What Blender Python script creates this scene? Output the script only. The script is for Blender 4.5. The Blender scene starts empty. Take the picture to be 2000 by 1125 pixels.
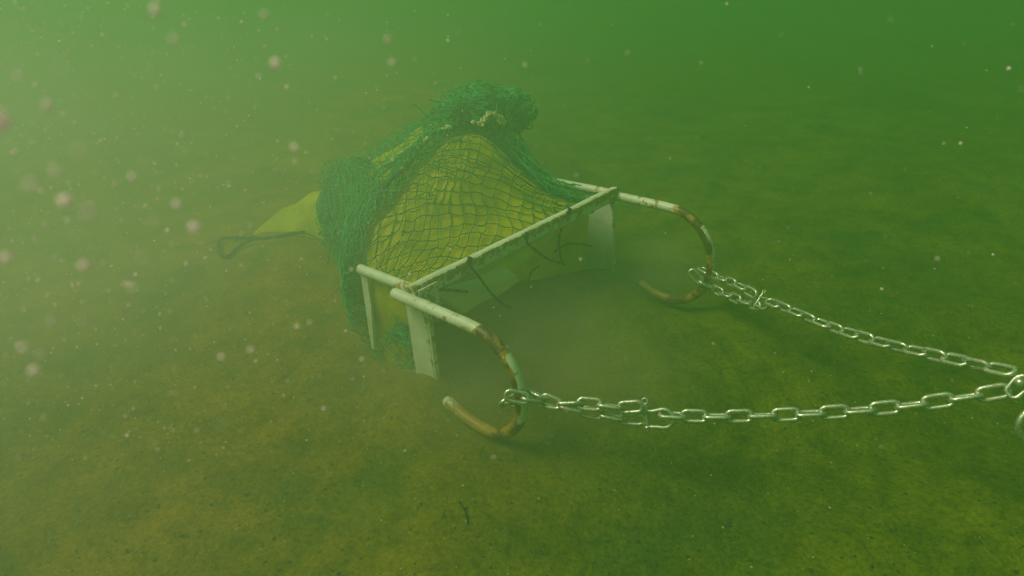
import bpy, bmesh, math, random
import numpy as np
from mathutils import Vector, Matrix, noise

random.seed(7); noise.seed_set(7)
rng = np.random.default_rng(7)
S = bpy.context.scene
COL = S.collection

# ------------------------------------------------------------------ camera
FPX = 1300.0                                   # focal length in pixels of the 2000 px photograph
_X = np.array([1560, -562, 1300.0]); _Z = np.array([-170, 2540, 1300.0])
_X /= np.linalg.norm(_X); _Z -= _X * (_Z @ _X); _Z /= np.linalg.norm(_Z); _Y = np.cross(_Z, _X)
RM = np.array([_X, _Y, _Z])
CAM = np.array([1.050, -0.776, 0.917])         # metres; z = 0 is the sea bed, x the towing direction

cam = bpy.data.cameras.new('camera'); cam_o = bpy.data.objects.new('camera', cam); COL.objects.link(cam_o)
cam.sensor_width = 36; cam.lens = 36 * FPX / 2000
cam.clip_start = 0.02; cam.clip_end = 200
m4 = Matrix([list(RM[i]) + [CAM[i]] for i in range(3)] + [[0, 0, 0, 1]])
cam_o.matrix_world = m4
cam.dof.use_dof = True
cam.dof.focus_distance = 1.45
cam.dof.aperture_fstop = cam.lens / 1000 / 0.0034
S.camera = cam_o

# ------------------------------------------------------------------ light
SUN_DIR = Vector(RM @ np.array([-0.58, 0.60, 0.34])); SUN_DIR.normalize()     # towards the light: high on the left
w = bpy.data.worlds.new('World'); S.world = w; w.use_nodes = True
nt = w.node_tree; bg = nt.nodes['Background']
sky = nt.nodes.new('ShaderNodeTexSky'); sky.sky_type = 'NISHITA'; sky.sun_disc = False
sky.sun_elevation = math.asin(SUN_DIR.z); sky.sun_rotation = math.atan2(SUN_DIR.x, SUN_DIR.y)
tint = nt.nodes.new('ShaderNodeMix'); tint.data_type = 'RGBA'; tint.blend_type = 'MULTIPLY'
tint.inputs[0].default_value = 1.0
nt.links.new(sky.outputs[0], tint.inputs[6])
tint.inputs[7].default_value = (0.72, 1.0, 0.22, 1)          # daylight after several metres of green water
nt.links.new(tint.outputs[2], bg.inputs[0])
bg.inputs[1].default_value = 0.15
sun = bpy.data.lights.new('sun', 'SUN'); sun.energy = 4.0; sun.angle = math.radians(32); sun.color = (1.0, 0.93, 0.64)
sun_o = bpy.data.objects.new('sun', sun); COL.objects.link(sun_o)
sun_o.rotation_euler = SUN_DIR.to_track_quat('Z', 'Y').to_euler()
S.view_settings.view_transform = 'Standard'; S.view_settings.look = 'None'
S.view_settings.gamma = 1; S.view_settings.use_curve_mapping = False
S.view_settings.exposure = 0.36
S.cycles.use_denoising = True
S.cycles.max_bounces = 8; S.cycles.volume_bounces = 1; S.cycles.transparent_max_bounces = 12
S.cycles.caustics_reflective = False; S.cycles.caustics_refractive = False

HAZE_DENS = 0.345
HAZE_COL = (0.150, 0.425, 0.145)
HAZE_G = 0.22

# ------------------------------------------------------------------ helpers
def ray(px, py):
    d = RM @ np.array([px - 1000, -(py - 562.5), -FPX]); return d / np.linalg.norm(d)
def at(px, py, **k):
    """point seen at a photograph pixel on the plane x=, y= or z= (metres)"""
    (ax, val), = k.items(); ax = 'xyz'.index(ax)
    d = ray(px, py); return Vector(CAM + d * (val - CAM[ax]) / d[ax])
def atd(px, py, dist):
    return Vector(CAM + ray(px, py) * dist)

def tag(o, label=None, cat=None, group=None, kind=None):
    if label: o['label'] = label
    if cat: o['category'] = cat
    if group: o['group'] = group
    if kind: o['kind'] = kind
    return o
def thing(name, label, cat, loc=(0, 0, 0), group=None):
    o = bpy.data.objects.new(name, None); COL.objects.link(o); o.location = loc; o.empty_display_size = .05
    return tag(o, label, cat, group)
def link(name, me, mat, parent=None, smooth=True):
    o = bpy.data.objects.new(name, me); COL.objects.link(o)
    if mat and not me.materials: me.materials.append(mat)
    if parent:
        o.parent = parent
        if parent.type == 'EMPTY': o.matrix_parent_inverse = Matrix.Translation(-Vector(parent.location))
    if smooth and len(me.polygons): me.polygons.foreach_set('use_smooth', [True] * len(me.polygons))
    return o
def pymesh(name, v, f):
    me = bpy.data.meshes.new(name); me.from_pydata([tuple(p) for p in v], [], f); me.update(); return me
def npmesh(name, v, f):
    """v (n,3), f (m,4) or (m,3) numpy"""
    me = bpy.data.meshes.new(name); k = f.shape[1]
    me.vertices.add(len(v)); me.vertices.foreach_set('co', np.asarray(v, np.float32).ravel())
    me.loops.add(len(f) * k); me.loops.foreach_set('vertex_index', np.asarray(f, np.int32).ravel())
    me.polygons.add(len(f)); me.polygons.foreach_set('loop_start', np.arange(0, len(f) * k, k, dtype=np.int32))
    me.polygons.foreach_set('loop_total', np.full(len(f), k, np.int32))
    me.update(calc_edges=True); me.validate(); return me

def catmull(P, n, closed=False):
    P = [Vector(p) for p in P]; out = []
    m = len(P) - 1
    for i in range(m):
        p0 = P[max(i - 1, 0)]; p1 = P[i]; p2 = P[i + 1]; p3 = P[min(i + 2, m)]
        for k in range(n):
            t = k / n
            out.append(0.5 * ((2 * p1) + (p2 - p0) * t + (2 * p0 - 5 * p1 + 4 * p2 - p3) * t * t + (3 * p1 - p0 - 3 * p2 + p3) * t ** 3))
    out.append(P[-1]); return out
def sweep(pts, rad, seg=12, caps=True, closed=False, flat=None):
    """tube along pts; rad a number or list; returns verts, faces"""
    n = len(pts); V = []; Fc = []
    up = Vector((0, 0, 1)); prev = None
    for i, p in enumerate(pts):
        if closed: t = (pts[(i + 1) % n] - pts[i - 1])
        else: t = pts[min(i + 1, n - 1)] - pts[max(i - 1, 0)]
        t.normalize()
        if prev is None:
            a = up if abs(t.dot(up)) < .9 else Vector((1, 0, 0))
            nrm = (a - t * a.dot(t)).normalized()
        else: nrm = (prev - t * prev.dot(t)).normalized()
        prev = nrm; b = t.cross(nrm)
        r = rad[i] if hasattr(rad, '__len__') else rad
        for k in range(seg):
            an = 2 * math.pi * k / seg
            V.append(p + (nrm * math.cos(an) + b * math.sin(an)) * r)
    m = n if closed else n - 1
    for i in range(m):
        for k in range(seg):
            a = i * seg + k; b_ = i * seg + (k + 1) % seg; j = ((i + 1) % n) * seg
            Fc.append((a, b_, j + (k + 1) % seg, j + k))
    if caps and not closed:
        # rounded ends
        for e, s in ((0, -1), (n - 1, 1)):
            t = (pts[e] - pts[e - s]).normalized(); r = rad[e] if hasattr(rad, '__len__') else rad
            base = e * seg; rings = [[base + k for k in range(seg)]]
            for q in (0.45, 0.8):
                c0 = pts[e] + t * r * .9 * q; idx = []
                for k in range(seg):
                    vv = V[base + k] - pts[e]; V.append(c0 + vv * math.sqrt(1 - q * q)); idx.append(len(V) - 1)
                rings.append(idx)
            V.append(pts[e] + t * r * .9); tip = len(V) - 1
            for ra, rb in zip(rings, rings[1:]):
                for k in range(seg): Fc.append((ra[k], ra[(k + 1) % seg], rb[(k + 1) % seg], rb[k]) if s > 0 else (ra[k], rb[k], rb[(k + 1) % seg], ra[(k + 1) % seg]))
            for k in range(seg): Fc.append((rings[-1][k], rings[-1][(k + 1) % seg], tip) if s > 0 else (rings[-1][k], tip, rings[-1][(k + 1) % seg]))
    return V, Fc
def tube(name, pts, rad, mat, parent=None, seg=12, closed=False, caps=True):
    V, Fc = sweep([Vector(p) for p in pts], rad, seg, caps, closed)
    return link(name, pymesh(name, V, Fc), mat, parent)
def bevel_box_bm(bm, lo, hi, bev=.003):
    r = bmesh.ops.create_cube(bm, size=1)
    vs = r['verts']
    for v in vs:
        v.co = Vector([lo[i] + (v.co[i] + .5) * (hi[i] - lo[i]) for i in range(3)])
    es = list({e for v in vs for e in v.link_edges})
    bmesh.ops.bevel(bm, geom=es, offset=bev, segments=2, affect='EDGES', profile=.5)
def bm_obj(name, bm, mat, parent=None, smooth=False):
    me = bpy.data.meshes.new(name); bm.to_mesh(me); bm.free(); return link(name, me, mat, parent, smooth)
def fbm(p, sc, octv=4, seed=0.0):
    return noise.fractal(Vector((p[0] * sc + seed, p[1] * sc - seed, p[2] * sc + seed * .5)), 1.0, 2.0, octv)

# ------------------------------------------------------------------ materials
def new_mat(name):
    m = bpy.data.materials.new(name); m.use_nodes = True; t = m.node_tree
    return m, t, t.nodes['Principled BSDF'], t.nodes, t.links
def noise_node(N, L, scale, detail=4, rough=.55, coord=None, dist=0.0):
    n = N.new('ShaderNodeTexNoise'); n.inputs['Scale'].default_value = scale; n.inputs['Detail'].default_value = detail
    n.inputs['Roughness'].default_value = rough; n.inputs['Distortion'].default_value = dist
    if coord: L.new(coord, n.inputs['Vector'])
    return n
def ramp(N, L, src, stops):
    r = N.new('ShaderNodeValToRGB'); e = r.color_ramp.elements
    while len(e) < len(stops): e.new(0.5)
    for q, (p, c) in zip(e, stops):
        q.position = p; q.color = c if len(c) == 4 else (*c, 1)
    L.new(src, r.inputs[0]); return r
def mixc(N, L, f, a, b, mode='MIX'):
    m = N.new('ShaderNodeMix'); m.data_type = 'RGBA'; m.blend_type = mode
    for s, i in ((f, 0), (a, 6), (b, 7)):
        if hasattr(s, 'links'): L.new(s, m.inputs[i])
        else: m.inputs[i].default_value = s if i == 0 else (*s, 1)
    return m.outputs[2]
def geo_pos(N): return N.new('ShaderNodeNewGeometry').outputs['Position']
def bump(N, L, h, b, strength=.3, dist=.002):
    n = N.new('ShaderNodeBump'); n.inputs['Strength'].default_value = strength; n.inputs['Distance'].default_value = dist
    L.new(h, n.inputs['Height']); L.new(n.outputs[0], b.inputs['Normal'])

def mat_sand():
    m, t, b, N, L = new_mat('silty_sand')
    p = geo_pos(N)
    big = noise_node(N, L, 1.5, 4, .6, p, .6); mid = noise_node(N, L, 7, 5, .65, p, .4); fine = noise_node(N, L, 105, 4, .75, p)
    base = ramp(N, L, big.outputs[0], [(.3, (.112, .098, .005)), (.5, (.170, .132, .006)), (.68, (.212, .157, .009))])
    mid_r = ramp(N, L, mid.outputs[0], [(.34, (.58, .66, .55)), (.52, (1, 1, 1)), (.72, (1.22, 1.16, 1.1))])
    c = mixc(N, L, 1.0, base.outputs[0], mid_r.outputs[0], 'MULTIPLY')
    # film of green algae in uneven patches
    al = noise_node(N, L, 2.3, 6, .7, p, 1.0)
    al_r = ramp(N, L, al.outputs[0], [(.50, (0, 0, 0)), (.66, (.55, .55, .55))])
    light_zone = N.new('ShaderNodeVectorMath'); light_zone.operation = 'DOT_PRODUCT'; L.new(p, light_zone.inputs[0]); light_zone.inputs[1].default_value = (.74, .67, 0)  # left-to-right change of light painted into the sand: warm left, green right
    zs = N.new('ShaderNodeMath'); zs.operation = 'ADD'; L.new(light_zone.outputs['Value'], zs.inputs[0]); L.new(big.outputs[0], zs.inputs[1])
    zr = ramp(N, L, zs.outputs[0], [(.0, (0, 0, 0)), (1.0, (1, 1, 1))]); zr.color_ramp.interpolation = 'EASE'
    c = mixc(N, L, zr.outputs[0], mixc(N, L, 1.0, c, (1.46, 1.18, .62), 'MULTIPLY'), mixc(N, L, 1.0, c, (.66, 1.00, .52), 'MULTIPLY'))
    c = mixc(N, L, al_r.outputs[0], c, (.040, .085, .018))
    sa = N.new('ShaderNodeAttribute'); sa.attribute_name = 'stain_shade'  # mud stains plus the painted shadow right of the net
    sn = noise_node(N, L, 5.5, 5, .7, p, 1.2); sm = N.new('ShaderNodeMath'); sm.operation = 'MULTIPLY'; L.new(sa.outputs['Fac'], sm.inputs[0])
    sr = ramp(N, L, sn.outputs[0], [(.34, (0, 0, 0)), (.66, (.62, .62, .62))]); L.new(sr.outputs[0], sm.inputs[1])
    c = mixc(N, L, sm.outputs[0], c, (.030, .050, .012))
    m2_ = noise_node(N, L, 19, 4, .7, p, .8); m2r = ramp(N, L, m2_.outputs[0], [(.33, (.70, .78, .62)), (.47, (1, 1, 1)), (.75, (1.12, 1.1, 1.0))])
    c = mixc(N, L, 1.0, c, m2r.outputs[0], 'MULTIPLY')
    f_r = ramp(N, L, fine.outputs[0], [(.3, (.50, .52, .5)), (.5, (1, 1, 1)), (.7, (1.45, 1.40, 1.3))])
    c = mixc(N, L, 1.0, c, f_r.outputs[0], 'MULTIPLY')
    # pale shell grains and dark crumbs
    vo = N.new('ShaderNodeTexVoronoi'); vo.inputs['Scale'].default_value = 85; L.new(p, vo.inputs['Vector'])
    sep = N.new('ShaderNodeSeparateColor'); L.new(vo.outputs['Color'], sep.inputs[0])
    g1 = N.new('ShaderNodeMath'); g1.operation = 'LESS_THAN'; L.new(vo.outputs['Distance'], g1.inputs[0]); g1.inputs[1].default_value = .16
    g2 = N.new('ShaderNodeMath'); g2.operation = 'GREATER_THAN'; L.new(sep.outputs[0], g2.inputs[0]); g2.inputs[1].default_value = .965
    g = N.new('ShaderNodeMath'); g.operation = 'MULTIPLY'; L.new(g1.outputs[0], g.inputs[0]); L.new(g2.outputs[0], g.inputs[1])
    c = mixc(N, L, g.outputs[0], c, (.42, .40, .22))
    g3 = N.new('ShaderNodeMath'); g3.operation = 'LESS_THAN'; L.new(sep.outputs[1], g3.inputs[0]); g3.inputs[1].default_value = .05
    g5 = N.new('ShaderNodeMath'); g5.operation = 'LESS_THAN'; L.new(vo.outputs['Distance'], g5.inputs[0]); g5.inputs[1].default_value = .32
    g4 = N.new('ShaderNodeMath'); g4.operation = 'MULTIPLY'; L.new(g5.outputs[0], g4.inputs[0]); L.new(g3.outputs[0], g4.inputs[1])
    c = mixc(N, L, g4.outputs[0], c, (.04, .05, .02))
    L.new(c, b.inputs['Base Color']); b.inputs['Roughness'].default_value = .95; b.inputs['Specular IOR Level'].default_value = .15
    add = N.new('ShaderNodeMath'); add.operation = 'ADD'; L.new(fine.outputs[0], add.inputs[0]); L.new(mid.outputs[0], add.inputs[1])
    bump(N, L, add.outputs[0], b, .75, .008)
    return m

def mat_paint(name='rusty_white_paint', base=(.66, .70, .62)):
    """white paint; the vertex layer 'rust' says how far it has worn there"""
    m, t, b, N, L = new_mat(name)
    p = geo_pos(N)
    at_ = N.new('ShaderNodeAttribute'); at_.attribute_name = 'rust'
    n1 = noise_node(N, L, 55, 5, .65, p, .5); n2 = noise_node(N, L, 160, 3, .6, p); n3 = noise_node(N, L, 25, 4, .6, p)
    s = N.new('ShaderNodeMath'); s.operation = 'ADD'; L.new(n1.outputs[0], s.inputs[0]); L.new(at_.outputs['Fac'], s.inputs[1])
    msk = ramp(N, L, s.outputs[0], [(.655, (0, 0, 0)), (.69, (1, 1, 1))])
    s2 = N.new('ShaderNodeMath'); s2.operation = 'ADD'; L.new(n3.outputs[0], s2.inputs[0]); L.new(at_.outputs['Fac'], s2.inputs[1])
    core = ramp(N, L, s2.outputs[0], [(.82, (0, 0, 0)), (.90, (1, 1, 1))])
    rust = mixc(N, L, n2.outputs[0], (.42, .26, .02), (.28, .14, .012))
    rust = mixc(N, L, core.outputs[0], rust, (.085, .045, .012))
    dirt = ramp(N, L, n3.outputs[0], [(.35, (.80, .82, .72)), (.65, (1, 1, 1))])
    pa = mixc(N, L, 1.0, base, dirt.outputs[0], 'MULTIPLY')
    c = mixc(N, L, msk.outputs[0], pa, rust)
    L.new(c, b.inputs['Base Color']); b.inputs['Roughness'].default_value = .45
    bump(N, L, s.outputs[0], b, .35, .0015)
    return m

def mat_metal():
    m, t, b, N, L = new_mat('galvanised_steel')
    p = geo_pos(N); n = noise_node(N, L, 220, 3, .6, p)
    r = ramp(N, L, n.outputs[0], [(.35, (.36, .38, .32)), (.6, (.74, .76, .66))])
    g = noise_node(N, L, 48, 4, .7, p, .6); gr_ = ramp(N, L, g.outputs[0], [(.52, (0, 0, 0)), (.68, (.75, .75, .75))])
    L.new(mixc(N, L, gr_.outputs[0], r.outputs[0], (.20, .15, .05)), b.inputs['Base Color'])
    mt = N.new('ShaderNodeMath'); mt.operation = 'SUBTRACT'; mt.inputs[0].default_value = .85; L.new(gr_.outputs[0], mt.inputs[1]); L.new(mt.outputs[0], b.inputs['Metallic'])
    rr = ramp(N, L, n.outputs[0], [(.3, (.5, .5, .5)), (.7, (.26, .26, .26))]); L.new(rr.outputs[0], b.inputs['Roughness'])
    bump(N, L, n.outputs[0], b, .15, .0008)
    return m

def mat_fabric(name, col, holes=True, trans=.35, pitch=520.0):
    m, t, b, N, L = new_mat(name)
    p = geo_pos(N); n = noise_node(N, L, 9, 4, .6, p)
    stain_shade = ramp(N, L, n.outputs[0], [(.3, (.72, .76, .55)), (.6, (1, 1, 1))])
    c = mixc(N, L, 1.0, col, stain_shade.outputs[0], 'MULTIPLY')
    out = N['Material Output'] if 'Material Output' in N else None
    L.new(c, b.inputs['Base Color']); b.inputs['Roughness'].default_value = .7; b.inputs['Specular IOR Level'].default_value = .2
    tr = N.new('ShaderNodeBsdfTranslucent'); L.new(c, tr.inputs[0])
    mx = N.new('ShaderNodeMixShader'); mx.inputs[0].default_value = trans
    L.new(b.outputs[0], mx.inputs[1]); L.new(tr.outputs[0], mx.inputs[2])
    last = mx.outputs[0]
    if holes:
        uv = N.new('ShaderNodeUVMap'); sx = N.new('ShaderNodeSeparateXYZ'); L.new(uv.outputs[0], sx.inputs[0])
        ps = []
        for k in (0, 1):
            mu = N.new('ShaderNodeMath'); mu.operation = 'MULTIPLY'; L.new(sx.outputs[k], mu.inputs[0]); mu.inputs[1].default_value = pitch
            si = N.new('ShaderNodeMath'); si.operation = 'SINE'; L.new(mu.outputs[0], si.inputs[0]); ps.append(si)
        pr = N.new('ShaderNodeMath'); pr.operation = 'MULTIPLY'; L.new(ps[0].outputs[0], pr.inputs[0]); L.new(ps[1].outputs[0], pr.inputs[1])
        ab = N.new('ShaderNodeMath'); ab.operation = 'ABSOLUTE'; L.new(pr.outputs[0], ab.inputs[0])
        gt = N.new('ShaderNodeMath'); gt.operation = 'GREATER_THAN'; L.new(ab.outputs[0], gt.inputs[0]); gt.inputs[1].default_value = .72
        td = N.new('ShaderNodeBsdfTransparent')
        m2 = N.new('ShaderNodeMixShader'); L.new(gt.outputs[0], m2.inputs[0]); L.new(last, m2.inputs[1]); L.new(td.outputs[0], m2.inputs[2])
        last = m2.outputs[0]
    L.new(last, t.nodes['Material Output'].inputs[0])
    bump(N, L, n.outputs[0], b, .4, .006)
    return m

def mat_plain(name, c1, c2, scale=60, rough=.8, bstr=.3, bd=.002):
    m, t, b, N, L = new_mat(name)
    n = noise_node(N, L, scale, 4, .6, geo_pos(N))
    r = ramp(N, L, n.outputs[0], [(.35, c1), (.65, c2)]); L.new(r.outputs[0], b.inputs['Base Color'])
    b.inputs['Roughness'].default_value = rough; b.inputs['Specular IOR Level'].default_value = .25
    bump(N, L, n.outputs[0], b, bstr, bd)
    return m

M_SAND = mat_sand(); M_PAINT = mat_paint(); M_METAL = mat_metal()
M_YEL = mat_fabric('yellow_mesh_fabric', (.88, .82, .02), trans=.6); M_YELS = mat_fabric('yellow_cloth', (.86, .84, .02), holes=False, trans=.6)
M_WHITE = mat_fabric('white_sheet', (.80, .80, .66), holes=False, trans=.45)
M_NET = mat_plain('green_twine', (.007, .20, .062), (.018, .36, .13), 18, .6)
M_NETD = mat_plain('dark_green_twine', (.004, .10, .038), (.010, .20, .08), 25, .7)
M_CORD = mat_plain('black_cord', (.010, .018, .010), (.035, .045, .025), 200, .9)
M_SHELL = mat_plain('barnacle_shell', (.34, .30, .14), (.72, .68, .45), 180, .8, .6)
M_MUD = mat_plain('dark_mud', (.025, .035, .012), (.06, .065, .022), 120, .95, .6)
M_TWIG = mat_plain('wet_wood', (.012, .014, .008), (.035, .03, .015), 120, .9)
M_PART = mat_plain('suspended_silt', (.95, .68, .85), (1, .88, 1.0), 300, .9, 0)
M_GRIT = mat_plain('shell_grit', (.40, .38, .20), (.65, .62, .40), 90, .8, 0)

# ------------------------------------------------------------------ sea bed
def ground_h(x, y):
    p = (x, y, 0.0)
    h = .030 * noise.fractal(Vector((x * .9, y * .9, 3.1)), 1, 2, 3)
    h += .012 * noise.fractal(Vector((x * 3.6, y * 3.6, 9.3)), 1, 2, 4)
    d = math.hypot(x - .9, y - .2)
    if d < 5:
        n = noise.fractal(Vector((x * 26, y * 26, 1.7)), .8, 2.1, 4)
        h += .0046 * n * max(0, 1 - d / 5)
        cl = noise.noise(Vector((x * 13, y * 13, 6.6)))
        h += .008 * max(0, cl - .38)
    def g(cx, cy, s, a, sy=None): return a * math.exp(-((x - cx) / s) ** 2 - ((y - cy) / (sy or s)) ** 2)
    k = math.exp(-((x - .05) / .30) ** 2 - ((y - .37) / .5) ** 4)
    h = h * (1 - .75 * k)
    h += g(.12, .56, .13, .045, .2) + g(.02, -.01, .10, .050) + g(.04, .35, .12, .022, .3) + g(.05, .78, .12, .03)
    h -= g(.20, .77, .14, .070, .09) + g(.16, .22, .10, .022, .16) + g(.26, .0, .10, .012) + g(-.05, -.12, .12, .010)
    return h
def axis_pts(c, fine, r0, ratio, far):
    a = list(np.arange(0, r0, fine)); s = fine
    while a[-1] < far: s *= ratio; a.append(a[-1] + s)
    a = np.array(a); return np.concatenate([c - a[:0:-1], c + a])
gx = axis_pts(.55, .0085, 1.35, 1.07, 60); gy = axis_pts(-.05, .0085, 1.2, 1.07, 60)
nx, ny = len(gx), len(gy)
V = np.empty((nx * ny, 3)); i = 0
for a in gx:
    for b in gy:
        V[i] = (a, b, ground_h(a, b)); i += 1
I = np.arange(nx - 1)[:, None] * ny + np.arange(ny - 1)[None, :]
Fq = np.stack([I, I + ny, I + ny + 1, I + 1], -1).reshape(-1, 4)
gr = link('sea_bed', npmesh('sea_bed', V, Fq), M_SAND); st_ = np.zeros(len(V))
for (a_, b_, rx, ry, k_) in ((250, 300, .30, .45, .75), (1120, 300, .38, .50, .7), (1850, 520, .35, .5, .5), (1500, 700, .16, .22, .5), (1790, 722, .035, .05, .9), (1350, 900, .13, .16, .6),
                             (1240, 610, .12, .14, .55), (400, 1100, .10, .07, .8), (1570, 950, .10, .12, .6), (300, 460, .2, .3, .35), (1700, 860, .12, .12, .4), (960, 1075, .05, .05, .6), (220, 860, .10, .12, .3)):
    q_ = at(a_, b_, z=0); st_ = np.maximum(st_, k_ * np.exp(-((V[:, 0] - q_.x) / rx) ** 2 - ((V[:, 1] - q_.y) / ry) ** 2))  # net's shadow and a hollow's shade painted in, among mud stains
gr.data.attributes.new('stain_shade', 'FLOAT', 'POINT').data.foreach_set('value', st_.astype(np.float32))
tag(gr, 'silty olive brown sand sea bed', kind='structure')

# ------------------------------------------------------------------ dredge frame
W = .734
ZT = .285                                     # top of frame
def rust_layer(o, fn):
    me = o.data; a = me.attributes.new('rust', 'FLOAT', 'POINT')
    a.data.foreach_set('value', [fn(v.co) for v in me.vertices]); return o
dr = thing('dredge_frame', 'white painted steel dredge frame with rusty curved runners dug into the sand', 'dredge frame', (0, .367, 0))

def plate(y, s, x0=-.030, wd=.066):
    """vertical end plate: a folded bar with its wide face outward"""
    bm = bmesh.new()
    bmesh.ops.create_grid(bm, x_segments=8, y_segments=40, size=1)
    for v in bm.verts:
        u, q = (v.co.x + 1) / 2, (v.co.y + 1) / 2
        wob = .0022 * noise.noise(Vector((u * 3, q * 16, y * 9)))
        x = x0 + wd * u + (wob if u < .02 else 0)
        v.co = Vector((x, y, -.05 + (ZT + .045) * q))
    bm.normal_update(); bmesh.ops.solidify(bm, geom=bm.faces[:], thickness=.006)
    o = bm_obj('side_plate', bm, M_PAINT, dr)
    rust_layer(o, lambda c: (.15 if c.x > x0 + wd - .012 else -.16) + (.05 if c.z > ZT - .03 else 0))
    # folded lip on the front edge, turned inward
    bm = bmesh.new(); bevel_box_bm(bm, (x0 + wd + .0015, min(y, y + s * .012), -.05), (x0 + wd + .0075, max(y, y + s * .012), ZT - .03), .0015)
    bmesh.ops.subdivide_edges(bm, edges=[e for e in bm.edges if abs((e.verts[0].co - e.verts[1].co).z) > .1], cuts=24)
    o2 = bm_obj('plate_lip', bm, M_PAINT, o)
    rust_layer(o2, lambda c: .10)
    return o
plate(.004, 1); plate(W, -1, -.078, .104)

# top cross bar: angle iron with a rolled top edge
def crossbar():
    prof = [(.006, ZT - .001), (.006, ZT + .004), (.020, ZT + .006), (.026, ZT + .003), (.028, ZT - .003),
            (.027, ZT - .026), (.021, ZT - .034), (.010, ZT - .040), (.009, ZT - .036), (.019, ZT - .028), (.020, ZT - .004), (.016, ZT - .001)]
    n = 90; V = []; Fc = []
    y0, y1 = -.012, W + .018
    for i in range(n + 1):
        y = y0 + (y1 - y0) * i / n
        for (x, z) in prof:
            V.append((x + .0012 * noise.noise(Vector((y * 9, z * 30, 2))), y, z + .0015 * noise.noise(Vector((y * 7, x * 20, 5)))))
    k = len(prof)
    for i in range(n):
        for j in range(k): Fc.append((i * k + j, i * k + (j + 1) % k, (i + 1) * k + (j + 1) % k, (i + 1) * k + j))
    Fc.append(tuple(range(k))[::-1]); Fc.append(tuple(n * k + j for j in range(k)))
    o = link('crossbar', pymesh('crossbar', V, Fc), M_PAINT, dr, smooth=False)
    rust_layer(o, lambda c: (.25 if (c.x > .024 and c.z > ZT - .010) else (-.02 if c.z > ZT - .002 else .07)) + .08 * (c.y > W - .03))
    return o
crossbar()
# corner gusset where bar meets near plate
for y0, y1 in ((-.004, .050),):
    bm = bmesh.new(); bevel_box_bm(bm, (.0295, y0, ZT - .055), (.0345, y1, ZT - .004), .0015)
    bmesh.ops.subdivide_edges(bm, edges=bm.edges[:], cuts=2)
    o = bm_obj('corner_gusset', bm, M_PAINT, dr); rust_layer(o, lambda c: .10)
# bottom bar, mostly buried
o = tube('bottom_bar', [(0, .0 + i * W / 20, -.012) for i in range(21)], .010, M_PAINT, dr); rust_layer(o, lambda c: .1)

def side_rail(y, x0):
    pts = [Vector((x0 + (0 - x0) * i / 14, y, ZT - .012 + .004 * i / 14)) for i in range(15)]
    o = tube('side_rail', pts, .0118, M_PAINT, dr, 16)
    rust_layer(o, lambda c: (.28 if c.x < x0 + .004 else 0) + (.11 if c.x > -.045 else -.13))
    # rear post hanging from the rail
    bm = bmesh.new(); bmesh.ops.create_grid(bm, x_segments=4, y_segments=24, size=1)
    for v in bm.verts:
        u, q = (v.co.x + 1) / 2, (v.co.y + 1) / 2
        wd = .024 * (.45 + .55 * min(1, q * 1.7))
        v.co = Vector((x0 - .004 + wd * u - .012 * (1 - q), y, .05 + (ZT - .064) * q))
    bm.normal_update(); bmesh.ops.solidify(bm, geom=bm.faces[:], thickness=.007)
    o = bm_obj('rear_post', bm, M_PAINT, dr); rust_layer(o, lambda c: -.03 + (.16 if c.z > ZT - .022 else 0))
side_rail(-.002, -.176); side_rail(W, -.250)

def runner(y, cx, bot):
    top = ZT - .024
    r = (top - bot) / 2; cz = (top + bot) / 2
    pts = [Vector((-.028 + i * (cx + .028) / 12, y, top + .001)) for i in range(12)]
    for i in range(29):
        a = math.pi / 2 - math.pi * i / 28
        pts.append(Vector((cx + r * .93 * math.cos(a), y, cz + r * math.sin(a))))
    for i in range(1, 9): pts.append(Vector((cx - i * (.0135 if y < .3 else .0105), y, bot + .0006 * i * i * .55)))
    o = tube('runner', pts, .0128, M_PAINT, dr, 18)
    def f(c):
        a = math.atan2(c.z - cz, c.x - cx) if c.x > cx - .02 else None
        out = math.hypot(c.x - cx, c.z - cz) - r
        if a is None:
            if c.z > cz: return .03 + .08 * (c.x > .09) - .1 * (c.x < .0)
            return .30 if c.x > cx - .09 else .14
        d = math.degrees(a)
        if d > 78: return .10 + (90 - d) * .02
        if d > 20: return .46 - (.38 if (out > .002 and d < 52) else 0)
        if d > -25: return .16 + (.16 if out < -.002 else -.09)
        if d > -80: return .36
        return .30
    return rust_layer(o, f)
R_NEAR = runner(-.020, .213, .012); R_FAR = runner(W + .022, .197, -.016)

# black lacing cords tied round the crossbar, ends hanging in the mouth
def cord(pts, r=.0028, name='lashing_cord'):
    P = catmull(pts, 8); P = [p + Vector((.0008 * math.sin(i * 2.1), 0, .0008 * math.cos(i * 2.1))) for i, p in enumerate(P)]
    return tube(name, P, [r * (1 + .18 * math.sin(i * 1.7)) for i in range(len(P))], M_CORD, dr, 8)
def A(px, py, x): return at(px, py, x=x)
cord([A(916, 505, .022), A(919, 520, .034), A(935, 540, .05), A(957, 570, .07), A(975, 588, .085), A(998, 602, .10)])
cord([A(847, 567, .02), A(875, 566, .03), A(912, 570, .045)])
cord([A(848, 634, -.03), A(870, 630, -.02), A(897, 628, -.015)])
cord([A(1028, 456, .02), A(1031, 475, .03), A(1058, 498, .025), A(1080, 510, .02), A(1104, 517, .01)])
cord([A(1108, 412, -.01), A(1097, 445, -.02), A(1091, 478, -.03), A(1098, 512, -.03)])
cord([A(1083, 492, -.02), A(1105, 478, -.02), A(1128, 476, -.02), A(1156, 481, -.03)])
cord([A(1130, 412, -.02), A(1143, 417, -.02), A(1158, 414, -.03)])
cord([A(1052, 520, -.04), A(1037, 532, -.035), A(1031, 556, -.03)])
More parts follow.
